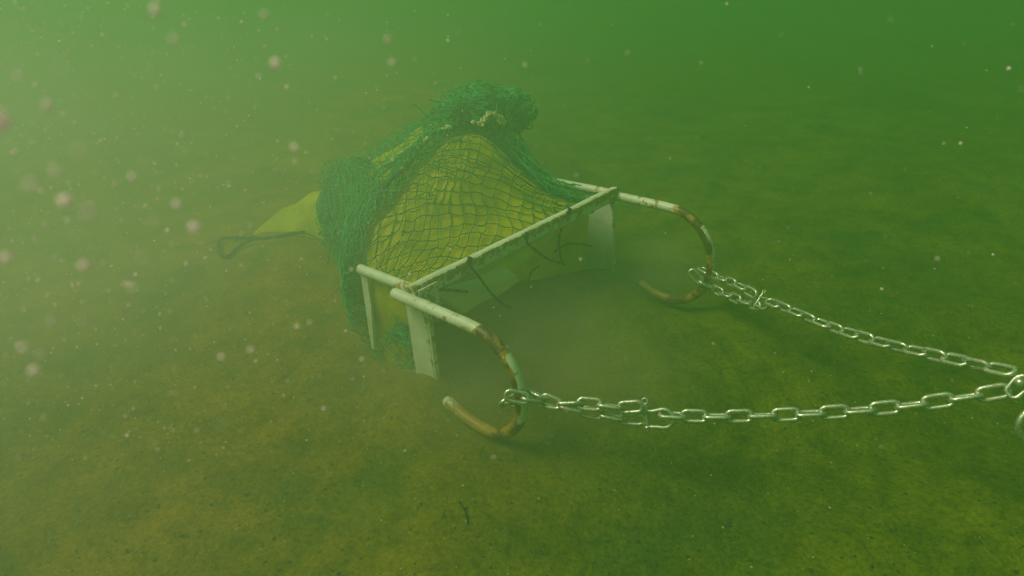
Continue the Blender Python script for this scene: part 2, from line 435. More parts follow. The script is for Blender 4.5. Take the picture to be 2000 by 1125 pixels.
for (px, py) in ((917, 508), (1029, 460), (1112, 412)):       # knots
    c = A(px, py, .030)
    P = [c + Vector((.003 * math.sin(a * 3), .005 * math.cos(a), .006 * math.sin(a))) for a in np.linspace(0, 6.28, 26)[:-1]]
    tube('knot', P, .0030, M_CORD, dr, 8, closed=True)
for y in (.10, .16, .31, .46, .60, .67):                       # turns of cord round the bar
    P = [Vector((.016 + .016 * math.cos(a), y + .004 * math.sin(a * .5), ZT - .014 + .024 * math.sin(a))) for a in np.linspace(0, 6.28, 20)[:-1]]

# ------------------------------------------------------------------ the bag
RINGS = [  # x of the section, then (y, z) from near foot over the top to the far foot
    (0.012, [(.030, .02), (.026, .13), (.034, .24), (.20, .262), (.37, .264), (.53, .264), (.670, .250), (.700, .13), (.696, .02)]),
    (-.10, [(.022, .01), (.018, .13), (.024, .260), (.20, .292), (.36, .304), (.51, .300), (.625, .275), (.680, .13), (.680, .01)]),
    (-.20, [(.025, .00), (.010, .14), (.034, .282), (.21, .345), (.36, .370), (.52, .362), (.635, .300), (.690, .13), (.690, .00)]),
    (-.31, [(.075, .00), (.055, .14), (.090, .292), (.25, .375), (.41, .415), (.57, .420), (.670, .335), (.72, .15), (.72, .00)]),
    (-.42, [(.165, .00), (.145, .14), (.170, .280), (.28, .365), (.45, .420), (.61, .440), (.710, .360), (.76, .16), (.76, .00)]),
    (-.52, [(.215, .00), (.195, .14), (.210, .265), (.31, .330), (.47, .380), (.64, .450), (.760, .385), (.80, .16), (.80, .00)]),
    (-.64, [(.275, .00), (.245, .14), (.250, .260), (.34, .325), (.48, .370), (.64, .410), (.77, .330), (.81, .14), (.81, .00)]),
    (-.76, [(.330, .00), (.300, .13), (.300, .225), (.38, .285), (.50, .310), (.61, .310), (.71, .250), (.75, .10), (.75, .00)]),
    (-.88, [(.365, .00), (.350, .10), (.355, .175), (.43, .225), (.51, .235), (.59, .210), (.66, .160), (.69, .07), (.69, .00)]),
    (-1.00, [(.385, .00), (.380, .05), (.390, .110), (.43, .160), (.49, .165), (.55, .140), (.60, .080), (.62, .04), (.62, .00)]),
    (-1.12, [(.365, .00), (.365, .03), (.372, .070), (.41, .125), (.46, .130), (.51, .090), (.54, .050), (.55, .02), (.55, .00)]),
    (-1.22, [(.315, .00), (.316, .02), (.325, .045), (.35, .085), (.38, .092), (.41, .067), (.44, .026), (.45, .01), (.45, .00)]),
    (-1.31, [(.272, .00), (.273, .006), (.278, .012), (.288, .018), (.30, .018), (.312, .014), (.322, .008), (.326, .004), (.326, .00)]),
]
RX = np.array([r[0] for r in RINGS]); RG = np.array([r[1] for r in RINGS])      # (12, 9, 2)
def cr(P, t):
    m = len(P) - 1; t = min(max(t, 0), 1) * m; i = min(int(t), m - 1); t -= i
    p0 = P[max(i - 1, 0)]; p1 = P[i]; p2 = P[i + 1]; p3 = P[min(i + 2, m)]
    return 0.5 * ((2 * p1) + (p2 - p0) * t + (2 * p0 - 5 * p1 + 4 * p2 - p3) * t * t + (3 * p1 - p0 - 3 * p2 + p3) * t ** 3)
def bag0(u, v):
    cols = np.array([np.concatenate([[cr(RX, u)], cr(RG[:, j], u)]) for j in range(9)])
    p = cr(cols, v); return p
NU, NV = 120, 96
BG = np.array([[bag0(i / NU, j / NV) for j in range(NV + 1)] for i in range(NU + 1)])
for i in range(NU + 1):
    for j in range(NV + 1):
        u_, v_ = i / NU, j / NV
        if u_ < .25 and v_ > .72: BG[i, j, 0] -= .105 * (1 - u_ / .25) * min(1, (v_ - .72) / .08)
def useam(v):
    return float(np.interp(v, [0, .18, .27, .37, .5, .62, .74, .82, 1], [.16, .18, .205, .255, .31, .335, .27, .17, .15]))
def bagi(u, v):
    a = min(max(u, 0), .9999) * NU; b = min(max(v, 0), .9999) * NV; i, j = int(a), int(b); a -= i; b -= j
    return (BG[i, j] * (1 - a) * (1 - b) + BG[i + 1, j] * a * (1 - b) + BG[i, j + 1] * (1 - a) * b + BG[i + 1, j + 1] * a * b)
def bagn(u, v):
    e = .012; du = bagi(u + e, v) - bagi(u - e, v); dv = bagi(u, v + e) - bagi(u, v - e)
    n = np.cross(dv, du); l = np.linalg.norm(n); return n / l if l > 1e-9 else np.array([0, 0, 1.0])
def wrinkle(p, u):
    fold = .010 * noise.noise(Vector((p[0] * 5, p[1] * 14, p[2] * 6))) + .006 * noise.noise(Vector((p[0] * 22, p[1] * 9, p[2] * 15)))
    q = p[1] * 6.3 + p[0] * 2.1; ridge = abs((q + .35 * noise.noise(Vector((p[0] * 4, p[1] * 4, 7)))) % 1.0 - .5) * 2
    fold += .008 * (1 - ridge) ** 1.6 - .004
    return fold * min(1, u * 6)
bag = thing('collecting_bag', 'bright yellow mesh bag ballooning behind the frame and wrapped in green netting', 'bag', (-.4, .4, 0))
def bag_part(name, u0, u1, mat, parent):
    nu, nv = int(150 * (u1 - u0)) + 6, 110; V = []; uv = []
    for i in range(nu + 1):
        u = u0 + (u1 - u0) * i / nu
        for j in range(nv + 1):
            v = j / nv; p = bagi(u, v); n = bagn(u, v); p = p + n * (wrinkle(p, u) - .026 * math.exp(-((u - useam(v) - .015) / .022) ** 2)); V.append(p); uv.append((u * 1.25, v * 1.25))
    I = np.arange(nu)[:, None] * (nv + 1) + np.arange(nv)[None, :]
    Fq = np.stack([I, I + 1, I + nv + 2, I + nv + 1], -1).reshape(-1, 4)
    me = npmesh(name, np.array(V), Fq); ul = me.uv_layers.new(name='UVMap')
    li = np.empty(len(me.loops), np.int32); me.loops.foreach_get('vertex_index', li)
    ul.data.foreach_set('uv', np.array(uv, np.float32)[li].ravel())
    o = link(name, me, mat, parent)
    sm = o.modifiers.new('thickness', 'SOLIDIFY'); sm.thickness = .0015
    return o
U_SEAM = .36
bag_part('front_panel', .0, U_SEAM, M_YEL, bag)
bag_part('rear_panel', U_SEAM, .70, M_YELS, bag)
bag_part('rear_gather', .70, .85, M_YELS, bag)

# hem and inner flap seen through the mouth
def sheet(name, corners, mat, parent, nu=24, nv=24, bulge=.0, wr=.004, thick=.0015, seed=1):
    """corners: grid of control rows (each the same number of points)"""
    rows = [catmull(r, 8) for r in corners]; G = []
    for j in range(len(rows[0])): G.append(catmull([r[j] for r in rows], 8))
    V = []; n = len(G[0]); uv = []
    for a, c in enumerate(G):
        for b, p in enumerate(c):
            V.append(p + Vector((1, 0, .4)) * wr * noise.noise(Vector((p.y * 11, p.z * 13, seed)))); uv.append((a / 40, b / 40))
    Fc = [(a * n + b, a * n + b + 1, (a + 1) * n + b + 1, (a + 1) * n + b) for a in range(len(G) - 1) for b in range(n - 1)]
    me = pymesh(name, V, Fc); ul = me.uv_layers.new(name='UVMap')
    for l in me.loops: ul.data[l.index].uv = uv[l.vertex_index]
    o = link(name, me, mat, parent); s = o.modifiers.new('thickness', 'SOLIDIFY'); s.thickness = thick
    return o
# tail: a bunched flap of the same cloth, front face, crest and back face
tb = [(496, 460, .004), (535, 457, .004), (570, 453, .006), (595, 450, .008), (618, 446, .010), (650, 440, .02)]
tt = [(500, 452, -1.33), (524, 431, -1.33), (552, 408, -1.32), (578, 398, -1.30), (604, 379, -1.27), (645, 372, -1.20)]
r0 = [at(a, b, z=z) for a, b, z in tb]; r2 = [at(a, b, x=x) for a, b, x in tt]
r1 = [p.lerp(q, .55) + Vector((.004, -.004, .006)) for p, q in zip(r0, r2)]
r3 = [q + Vector((-.03, .07, -.6 * q.z)) for q in r2]; r4 = [Vector((q.x - .03, q.y + .10, .004)) for q in r2]
tail = sheet('tail', [r0, r1, r2, r3, r4], M_YELS, bag, wr=.034, seed=5); tail['label'] = 'plain yellow tail end of the bag lying on the sand'
# yellow inner hem folded back under the crossbar
sheet('mouth_hem', [
    [A(835, 556, .012), A(930, 508, .012), A(1020, 462, .012), A(1090, 425, .012)],
    [A(845, 580, .020), A(938, 538, .022), A(1022, 493, .020), A(1088, 440, .010)],
    [A(850, 600, .030), A(940, 563, .034), A(1000, 531, .032), A(1078, 462, .015)]], M_YELS, bag, seed=2)
sheet('mouth_mesh', [
    [A(985, 480, -.03), A(1040, 452, -.03), A(1090, 425, -.03), A(1146, 398, -.03)],
    [A(985, 510, -.05), A(1040, 490, -.05), A(1095, 470, -.05), A(1147, 455, -.05)],
    [A(985, 545, -.06), A(1040, 548, -.06), A(1100, 535, -.06), A(1148, 525, -.06)]], M_YEL, bag, wr=.010, seed=6)
def sheet_flat(name, pts, mat, parent):
    V = [p + Vector((0, 0, 0)) for p in pts]; V2 = []
    n = 18; G = []
    a, b, c, d = V
    for i in range(n + 1):
        for j in range(n + 1):
            s_, t_ = i / n, j / n
            p = a.lerp(b, s_).lerp(d.lerp(c, s_), t_); p = p + Vector((.008 * math.sin(t_ * 3.14) * (.4 + s_), 0, .004 * math.sin(s_ * 7))); V2.append(p)
    Fc = [(i * (n + 1) + j, i * (n + 1) + j + 1, (i + 1) * (n + 1) + j + 1, (i + 1) * (n + 1) + j) for i in range(n) for j in range(n)]
    o = link(name, pymesh(name, V2, Fc), mat, parent); m_ = o.modifiers.new('thickness', 'SOLIDIFY'); m_.thickness = .0018; return o
fl = sheet_flat('white_flap', [A(846, 575, .026), A(978, 520, .030), A(1016, 549, .040), A(905, 616, .040)], M_WHITE, bag)
fl['label'] = 'white sheet flap hanging in the mouth of the bag'

# ------------------------------------------------------------------ the green net
class Strands:
    def __init__(s): s.V = []; s.F = []; s.n = 0
    def add(s, pts, r, seg=4):
        P = np.asarray(pts, float); n = len(P)
        T = np.empty_like(P); T[1:-1] = P[2:] - P[:-2]; T[0] = P[1] - P[0]; T[-1] = P[-1] - P[-2]
        T /= np.maximum(np.linalg.norm(T, axis=1)[:, None], 1e-9)
        a = np.array([.31, .52, .80]); Nn = np.cross(T, a); Nn /= np.maximum(np.linalg.norm(Nn, axis=1)[:, None], 1e-6); B = np.cross(T, Nn)
        an = 2 * np.pi * np.arange(seg) / seg
        Vv = P[:, None, :] + r * (np.cos(an)[None, :, None] * Nn[:, None, :] + np.sin(an)[None, :, None] * B[:, None, :])
        s.V.append(Vv.reshape(-1, 3))
        i = np.arange(n - 1)[:, None] * seg; k = np.arange(seg)[None, :]; k2 = (k + 1) % seg
        s.F.append((np.stack([i + k, i + k2, i + seg + k2, i + seg + k], -1).reshape(-1, 4)) + s.n)
        s.n += n * seg
    def build(s, name, mat, parent):
        o = link(name, npmesh(name, np.concatenate(s.V), np.concatenate(s.F)), mat, parent, smooth=True); return o
def nz(p, sc, seed):
    q = Vector((p[0] * sc + seed, p[1] * sc + seed * 1.7, p[2] * sc - seed)); v = noise.noise_vector(q); return np.array(v)
FLOOR = .004
def net_on(fn, nu, nv, r, st, warp=.012, wsc=7, seed=0, bow=.004, skip=0.0, jit=.0, uvw=0.0):
    """diamond netting: strands between knots of a grid mapped by fn(u, v) -> point"""
    G = {}
    def K(i, j):
        if (i, j) not in G:
            u = i / nu; v = j / nv
            if uvw:
                q = noise.noise_vector(Vector((u * nu / 11 + seed, v * nv / 11, seed * 1.3))); q2 = noise.noise_vector(Vector((u * nu / 4 + seed, v * nv / 4, seed * 2.3)))
                du = uvw * 44 / nu * (q.x + .35 * q2.x); dv = uvw * 44 / nv * (q.y + .35 * q2.y)
            else: du = dv = 0
            p = np.array(fn(u + du + jit * random.uniform(-1, 1), v + dv + jit * random.uniform(-1, 1)))
            p = p + warp * nz(p, wsc, seed) + warp * .5 * nz(p, wsc * 3.1, seed + 5)
            p[2] = max(p[2], ground_h(p[0], p[1]) + FLOOR)
            if -.24 < p[0] < .09 and p[2] < ZT and p[1] < .3: p[1] = max(p[1], .016 + .012 * random.random())
            G[(i, j)] = p
        return G[(i, j)]
    for i in range(nu + 1):
        for j in range(nv + 1):
            if (i + j) % 2: continue
            for dj in (-1, 1):
                if i + 1 > nu or not (0 <= j + dj <= nv): continue
                if skip and random.random() < skip: continue
                a = K(i, j); b = K(i + 1, j + dj); m = (a + b) / 2; b1 = nz(m, 22, seed) * bow * 1.6
                b1[2] -= bow * .25
                st.add([a + (b - a) * t + b1 * (4 * t * (1 - t)) for t in (0, .22, .5, .78, 1)], r)
    return G

net = thing('trawl_net', 'tangled green twine net draped over the yellow bag', 'net', (-.45, .4, 0))
# single layer pulled over the front panel, large open meshes
s1 = Strands()
def f_front(u, v):
    vv = .02 + v * .96 + .05 * math.sin(u * 2.6); uu = .004 + u * (useam(vv) + .02); p = bagi(uu, vv); return p + bagn(uu, vv) * (.007 + max(0, wrinkle(p, uu)))
net_on(f_front, 20, 48, .0013, s1, .005, 5, 1, .006, uvw=.05)
def f_fold(u, v):
    vv = .62 + v * .35; uu = .004 + u * useam(vv) * 1.0; p = bagi(uu, vv); return p + bagn(uu, vv) * (.014 + max(0, wrinkle(p, uu)))
net_on(f_fold, 18, 20, .0012, s1, .008, 4.4, 4, .007, uvw=.07)
def f_fold2(u, v):
    uu = .16 + u * .22; vv = .10 + v * .50; p = bagi(uu, vv); return p + bagn(uu, vv) * (.012 + max(0, wrinkle(p, uu)))
net_on(f_fold2, 12, 26, .0012, s1, .008, 4.4, 8, .007, uvw=.07)
s1.build('net_front', M_NETD, net)['kind'] = 'stuff'

# crumpled layers
def crumple(u0, u1, v0, v1, off, amp, seed):
    def f(u, v):
        vv = v0 + (v1 - v0) * v; a0 = useam(vv) + u0 if u0 < .03 else u0; uu = a0 + (u1 - a0) * u
        p = bagi(uu, vv); n = bagn(uu, vv)
        return p + n * (off + amp * (.5 + noise.noise(Vector((uu * 9 + seed, vv * 9, seed)))))
    return f
s2 = Strands()
for k in range(2):        # ridge, back and left shoulder
    net_on(crumple(.0, .66, .04, .98, .006 + .010 * k, .030, k * 3.3), 26, 56, .0015, s2, .014, 5, 10 + k, .006, .0, .002, uvw=.07)
s2.build('net_bundle', M_NET, net)['kind'] = 'stuff'
s3 = Strands()
for k in range(3):        # left shoulder
    net_on(crumple(.025, .62, .08, .36, .010 + .008 * k, .016, 90 + k * 2.3), 24, 24, .0015, s3, .010, 4, 90 + k, .005, .0, .002, uvw=.035)
for k in range(4):        # far side of the bag behind the frame
    net_on(crumple(.04, .42, .70, .99, .006 + .009 * k, .030, 20 + k * 2.3), 20, 26, .0015, s3, .022, 6, 30 + k, .007, .0, .003, uvw=.05)
for k in range(2):        # foot of the near side
    net_on(crumple(.031, .20, .0, .12, .008 + .008 * k, .02, 40 + k * 2.3), 12, 8, .0015, s3, .030, 6, 50 + k, .008, .03, .004)
for k in range(3):        # roll along the seam
    net_on(lambda u, v, k=k: (lambda vv, uu: bagi(uu, vv) + bagn(uu, vv) * (.004 + .006 * k + .018 * math.sin(u * 3.1)))(.16 + .62 * v, useam(.16 + .62 * v) - .012 + .05 * u), 6, 56, .0015, s3, .014, 7, 70 + k, .006, .0, .003, uvw=.04)
s3.build('net_folds', M_NET, net)['kind'] = 'stuff'

# heaps of bunched net: lumpy balls of mesh
def blob(c, r, seed, flat=.0):
    c = np.array(c); r = np.array(r)
    def f(u, v):
        a = u * 2 * math.pi; b = (v - .5) * math.pi
        d = np.array([math.cos(b) * math.cos(a), math.cos(b) * math.sin(a), math.sin(b)])
        k = 1 + .38 * noise.noise(Vector(d * 1.7) + Vector((seed, 0, 0))) + .16 * noise.noise(Vector(d * 4.5) + Vector((0, seed, 0)))
        return c + d * r * k
    return f
s4 = Strands()
HEAPS = []
def heap(px, py, x, r, layers, n=(30, 22), seed=0):
    c = at(px, py, x=x); HEAPS.append(c)
    for k in range(layers):
        f = blob(c, np.array(r) * (1.0 - .13 * k), seed + k * 1.3)
        net_on(f, int(n[0] * .8), int(n[1] * .8), .0017, s4, .036, 5, seed + k, .007, .03, .003)
heap(932, 206, -.44, (.12, .10, .058), 5, (34, 24), 1)
heap(1000, 210, -.40, (.075, .070, .058), 5, (28, 20), 2)
heap(880, 228, -.50, (.08, .09, .035), 2, (26, 18), 3)
heap(978, 280, -.36, (.08, .065, .06), 4, (28, 20), 6)
heap(1008, 330, -.30, (.06, .045, .075), 4, (28, 20), 7)
heap(690, 362, -.66, (.10, .09, .075), 2, (34, 24), 4)
heap(678, 440, -.60, (.10, .07, .08), 3, (32, 22), 5)
heap(1050, 395, -.20, (.06, .03, .04), 3, (24, 16), 8)
heap(750, 640, -.12, (.11, .035, .035), 3, (26, 14), 9)
s4.build('net_heaps', M_NET, net)['kind'] = 'stuff'
# loose curls of twine
s5 = Strands()
def _curl_clamp(pp):
    if -.24 < pp[0] < .09 and pp[2] < ZT and pp[1] < .3: pp[1] = max(pp[1], .018)
    return pp
def curl(c, n=60, R=.05):
    for q in range(n):
        p = np.array(c) + rng.normal(0, R, 3); d = rng.normal(0, 1, 3); d /= np.linalg.norm(d); P = []
        ax = rng.normal(0, 1, 3); ax /= np.linalg.norm(ax); bend = rng.uniform(.1, .5)
        L_ = random.randint(12, 30)
        for k in range(L_):
            p = p + d * .0048; d = d + np.cross(ax, d) * bend * .5 + rng.normal(0, .05, 3); d /= np.linalg.norm(d)
            pp = p.copy(); pp[2] = max(pp[2], ground_h(pp[0], pp[1]) + .003); P.append(_curl_clamp(pp))
        s5.add(P, .0016)
for i, c in enumerate(HEAPS): curl(c, 4 if i < 7 else 2, .02 if i < 7 else .02)
for q in range(3):
    u = random.uniform(.30, .50); v = random.uniform(.03, .9); p = bagi(u, v) + bagn(u, v) * .03; curl(p, 5, .03)
for q in range(12):
    p = at(random.uniform(660, 720), random.uniform(430, 520), x=random.uniform(-.75, -.45)); curl(p, 2, .02)
s5.build('loose_twine', M_NET, net)['kind'] = 'stuff'
# dark trimming cord along the seam
P = [Vector(bagi(useam(v) + .012, v) + bagn(useam(v) + .012, v) * (.018 + .008 * math.sin(v * 40))) for v in np.linspace(.30, .74, 60)]
tube('seam_rope', P, [.0055 + .002 * math.sin(i * 1.3) for i in range(60)], M_CORD, net, 8)

# ------------------------------------------------------------------ barnacle clusters sitting on the net
def barnacles(centres, label, size=.008, n=10, spread=.01):
    t = None
    bm = bmesh.new()
    for c in centres:
        for k in range(n):
            p = Vector(c) + Vector(rng.normal(0, spread, 3) * (1, 1, .45)); s = size * random.uniform(.55, 1.25)
            seg = 9; h = s * random.uniform(.8, 1.4)
            tilt = Matrix.Rotation(random.uniform(-.6, .6), 3, 'X') @ Matrix.Rotation(random.uniform(-.6, .6), 3, 'Y')
            rings = []
            for (rr, zz) in ((1, 0), (.86, .5), (.58, 1), (.36, .95), (.28, .45)):
                rings.append([bm.verts.new(p + tilt @ Vector((s * rr * math.cos(2 * math.pi * q / seg) * (1 + .14 * ((q * 7) % 3 - 1)), s * rr * math.sin(2 * math.pi * q / seg), h * zz))) for q in range(seg)])
            for a, b in zip(rings, rings[1:]):
                for q in range(seg): bm.faces.new((a[q], a[(q + 1) % seg], b[(q + 1) % seg], b[q]))
            bm.faces.new(rings[-1][::-1]) if False else bm.faces.new(rings[-1])
    o = bm_obj('barnacle_cluster', bm, M_SHELL); tag(o, label, 'barnacles', 'barnacle clusters on the net'); return o
def arc_pts(px0, py0, rx, ry, a0, a1, n, x): return [at(px0 + rx * math.cos(math.radians(a)), py0 - ry * math.sin(math.radians(a)), x=x) for a in np.linspace(a0, a1, n)]
barnacles(arc_pts(962, 240, 19, 16, 190, 0, 9, -.30), 'large curved cream barnacle crust at the top of the net heap', .0058, 6, .004)
barnacles([at(925, 240, x=-.33)], 'small barnacle crust just left of the curved crust', .006, 4, .004)
barnacles([at(832, 272, x=-.36)], 'single barnacle crumb on the middle of the seam', .0055, 5, .005)
barnacles([at(868, 251, x=-.36), at(875, 250, x=-.36), at(882, 251, x=-.36)], 'thin row of barnacle crumbs just right of the middle crumb on the seam', .005, 4, .004)
barnacles([at(781, 297, x=-.40), at(768, 312, x=-.40), at(760, 320, x=-.4)], 'white barnacle specks low on the left of the seam', .0045, 5, .005)

# ------------------------------------------------------------------ rope loop behind the bag
P = catmull([at(640, 446, z=.03), at(580, 455, z=.018), at(520, 465, z=.012), at(470, 464, z=.012), at(434, 466, z=.012), at(427, 480, z=.012), at(431, 499, z=.010),
             at(448, 500, z=.008), at(462, 484, z=.010), at(480, 474, z=.016), at(494, 468, z=.022)], 8)
o = tube('tail_rope', P, [.0062 + .0009 * math.sin(i * 1.3) for i in range(len(P))], M_CORD, None, 10)
tag(o, 'black rope loop lying on the sand at the tail of the yellow bag', 'rope')

# ------------------------------------------------------------------ chains
def link_mesh(name, L=.040, Wd=.022, r=.0031, kx=1.0):
    pts = []; h = L / 2 - Wd / 2; R = Wd / 2 - r
    for s in (1, -1):
        for k in range(9):
            a = -math.pi / 2 + math.pi * k / 8
            pts.append(Vector((s * (h + (R + .0) * math.cos(a)), s * R * math.sin(a), 0)))
        pts.append(Vector((s * h * .33, s * R, 0))); pts.append(Vector((-s * h * .33, s * R, 0)))
    V, Fc = sweep(pts, r, 9, False, True); me = pymesh(name, V, Fc); me.materials.append(M_METAL)
    me.polygons.foreach_set('use_smooth', [True] * len(me.polygons)); return me
def resample(P, d):
    """points every d metres along a polyline"""
    out = [P[0].copy()]; acc = 0; 
    for a, b in zip(P, P[1:]):
        seg = (b - a).length; t = d - acc
        while t <= seg: out.append(a + (b - a) * (t / seg)); t += d
        acc = (acc + seg) % d if seg + acc >= d else acc + seg
    return out
def plane_pt(px, py, P0, P1):
    """where the sight line of a pixel meets the upright plane through P0 and P1"""
    t = P1 - P0; n = Vector((t.y, -t.x, 0)).normalized(); d = Vector(ray(px, py)); c = Vector(CAM)
    return c + d * ((P0 - c).dot(n) / d.dot(n))
LINK = link_mesh('link')
def lay_chain(parent, pts, pitch, roll=0.0, first=0, jitter=.12, mesh=None):
    P = catmull(pts, 14); Q = resample(P, pitch)
    for i in range(len(Q) - 1):
        c = (Q[i] + Q[i + 1]) / 2; t = (Q[i + 1] - Q[i]).normalized()
        view = (Vector(CAM) - c).normalized(); n = (view - t * view.dot(t)).normalized()
        a = roll + (math.pi / 2 if (i + first) % 2 else 0) + random.uniform(-jitter, jitter)
        n = Matrix.Rotation(a, 3, t) @ n; y = n.cross(t)
        o = bpy.data.objects.new('link', mesh or LINK); COL.objects.link(o); o.parent = parent
        o.matrix_local = Matrix.Translation(-parent.location) @ Matrix(((t.x, y.x, n.x, c.x), (t.y, y.y, n.y, c.y), (t.z, y.z, n.z, c.z), (0, 0, 0, 1)))
    return Q
TOW = at(1990, 745, y=.367)
H1 = Vector((.325, -.020, .118)); H2 = Vector((.325, W + .022, .120))
ch1 = thing('tow_chain', 'nearer galvanised chain from the lower curved runner to the ring at the right edge', 'chain', tuple(H1), 'tow chains')
ch2 = thing('tow_chain', 'farther galvanised chain from the upper far runner to the ring at the right edge', 'chain', tuple(H2), 'tow chains')
N_ = lambda *q: [plane_pt(a, b, H1, TOW) for a, b in q]
F_ = lambda *q: [plane_pt(a, b, H2, TOW) for a, b in q]
import sys
single1 = N_((1292, 810), (1357, 813), (1453, 813), (1557, 809), (1660, 803), (1768, 793), (1878, 777), (1968, 762))
Ltot = sum((b - a).length for a, b in zip(single1, single1[1:]))
print('near single chain length', Ltot, 'pitch', Ltot / 14, 'dist', (single1[3] - Vector(CAM)).length, file=sys.stderr)
PITCH = Ltot / 14
LINK = link_mesh('link', PITCH * 1.36, PITCH * .72, PITCH * .106)
lay_chain(ch1, single1, PITCH, .20, 1, .20)
def near_h(off): return Vector((.325 + off, -.020, .118))
up1 = [at(995, 772, y=-.048), at(1012, 776, y=-.045)] + N_((1050, 782), (1100, 790), (1150, 787), (1200, 797), (1240, 792), (1285, 803))
lay_chain(ch1, up1, PITCH, 0.1, 0, .25)
lo1 = [at(1030, 762, y=.004)] + N_((1075, 783), (1110, 797), (1160, 806), (1200, 817), (1240, 818), (1272, 822))
lay_chain(ch1, lo1, PITCH, .35, 1, .3)
# link closing round the runner
lay_chain(ch1, [at(985, 783, y=-.052), at(996, 788, y=-.01), at(1030, 762, y=.006)], PITCH * .9, .2, 0)
single2 = F_((1500, 588), (1560, 612), (1620, 637), (1700, 663), (1795, 687), (1890, 708), (1985, 728))
lay_chain(ch2, single2, PITCH, .75, 1, .22)
up2 = [at(1368, 524, y=W + .04)] + F_((1400, 541), (1440, 556), (1490, 585))
lay_chain(ch2, up2, PITCH, .55, 1, .2)
lo2 = [at(1350, 530, y=W - .012), at(1362, 546, y=W - .01)] + F_((1395, 565), (1425, 578), (1470, 596), (1495, 598))
lay_chain(ch2, lo2, PITCH, .3, 0, .2)

# shackles: bow, pin and eye
def shackle(name, c, t, side, s, label, group):
    """c centre, t along the chain, side the direction of the pin"""
    t = t.normalized(); side = (side - t * side.dot(t)).normalized()
    root = thing(name, label, 'shackle', tuple(c), group)
    pts = []
    pts.append(c - t * s * .9 + side * s * .55); pts.append(c - t * s * .4 + side * s * .56)
    for k in range(11):
        a = math.pi / 2 - math.pi * k / 10
        pts.append(c + t * s * (.25 + .72 * math.cos(a)) + side * s * .66 * math.sin(a))
    pts.append(c - t * s * .4 - side * s * .56); pts.append(c - t * s * .9 - side * s * .55)
    tube('bow', pts, s * .155, M_METAL, root, 10)
    tube('pin', [c - t * s * .9 + side * s * .78, c - t * s * .9, c - t * s * .9 - side * s * 1.05], s * .15, M_METAL, root, 10)
    b = c - t * s * .9 - side * s * 1.30; P = [b + (side * math.cos(a) + t * math.sin(a)) * s * .20 for a in np.linspace(0, 6.28, 17)[:-1]]
    tube('pin_eye', P, s * .085, M_METAL, root, 8, closed=True)
    for sg in (1, -1):
        P = [c - t * s * .9 + side * s * .55 * sg + (t * math.cos(a) + t.cross(side) * math.sin(a)) * s * .17 for a in np.linspace(0, 6.28, 15)[:-1]]
        tube('shackle_ear', P, s * .10, M_METAL, root, 8, closed=True)
    return root
dn = -Vector(RM @ np.array([0, 1, 0])); view_t = Vector(RM @ np.array([1, 0, 0]))
shackle('shackle', plane_pt(1288, 818, H1, TOW), (TOW - H1), dn, .026, 'small shackle joining the doubled part of the nearer chain', 'small shackles')
shackle('shackle', plane_pt(1490, 592, H2, TOW), (TOW - H2), dn + view_t * -.6, .021, 'small shackle joining the doubled part of the farther chain', 'small shackles')
# connecting link and ring at the right edge
cl = thing('connecting_link', 'six sided steel link where both chains meet at the right edge', 'link', tuple(TOW))
def scr(px, py, dd=0.0):
    base = plane_pt(1990, 745, H1, TOW); d0 = (base - Vector(CAM)).length; return Vector(CAM) + Vector(ray(px, py)) * (d0 + dd)
P = [scr(1964, 762), scr(1974, 776), scr(1986, 777), scr(2004, 762), scr(2012, 745), scr(2000, 733), scr(1984, 737)]
P = P + [P[0]]; P2 = []
for a, b in zip(P, P[1:]): P2 += [a.lerp(b, .12), a.lerp(b, .5), a.lerp(b, .88)]
tube('link_body', P2, .0035, M_METAL, cl, 10, closed=True)
o = tube('bolt', [scr(1992, 747, -.012), scr(1992, 747, .012)], .0068, M_METAL, cl, 14)
c = scr(2042, 826, .02); e1 = Vector(RM @ np.array([1, 0, 0])); e2 = Vector(RM @ np.array([.1, 1, .25])).normalized()
rr = 52 / FPX * (c - Vector(CAM)).dot(Vector(RM @ np.array([0, 0, -1])))
P = [c + e1 * rr * math.cos(a) + e2 * rr * .8 * math.sin(a) for a in np.linspace(0, 2 * math.pi, 41)[:-1]]
o = tube('tow_ring', P, .0050, M_METAL, None, 12, closed=True); tag(o, 'large round steel ring half out of frame below the chain joint', 'ring')
tr = [scr(2000, 735), scr(2060, 700, .0), scr(2160, 650, -.02), scr(2300, 560, -.05)]

# ------------------------------------------------------------------ twig, clods and grit on the sand
P = catmull([at(897, 980, z=.012), at(905, 992, z=.014), at(912, 1012, z=.014), at(915, 1030, z=.010)], 8)
o = tube('twig', P, [.0016 + .0006 * math.sin(i) for i in range(len(P))], M_TWIG, None, 7); tag(o, 'thin dark curved twig lying on bare sand below the dredge', 'twig')
P = catmull([at(945, 872, z=.008), at(940, 884, z=.012), at(937, 898, z=.006)], 8)
o = tube('twig', P, .0011, M_TWIG, None, 6); tag(o, 'tiny dark twig just below the near runner tip', 'twig')

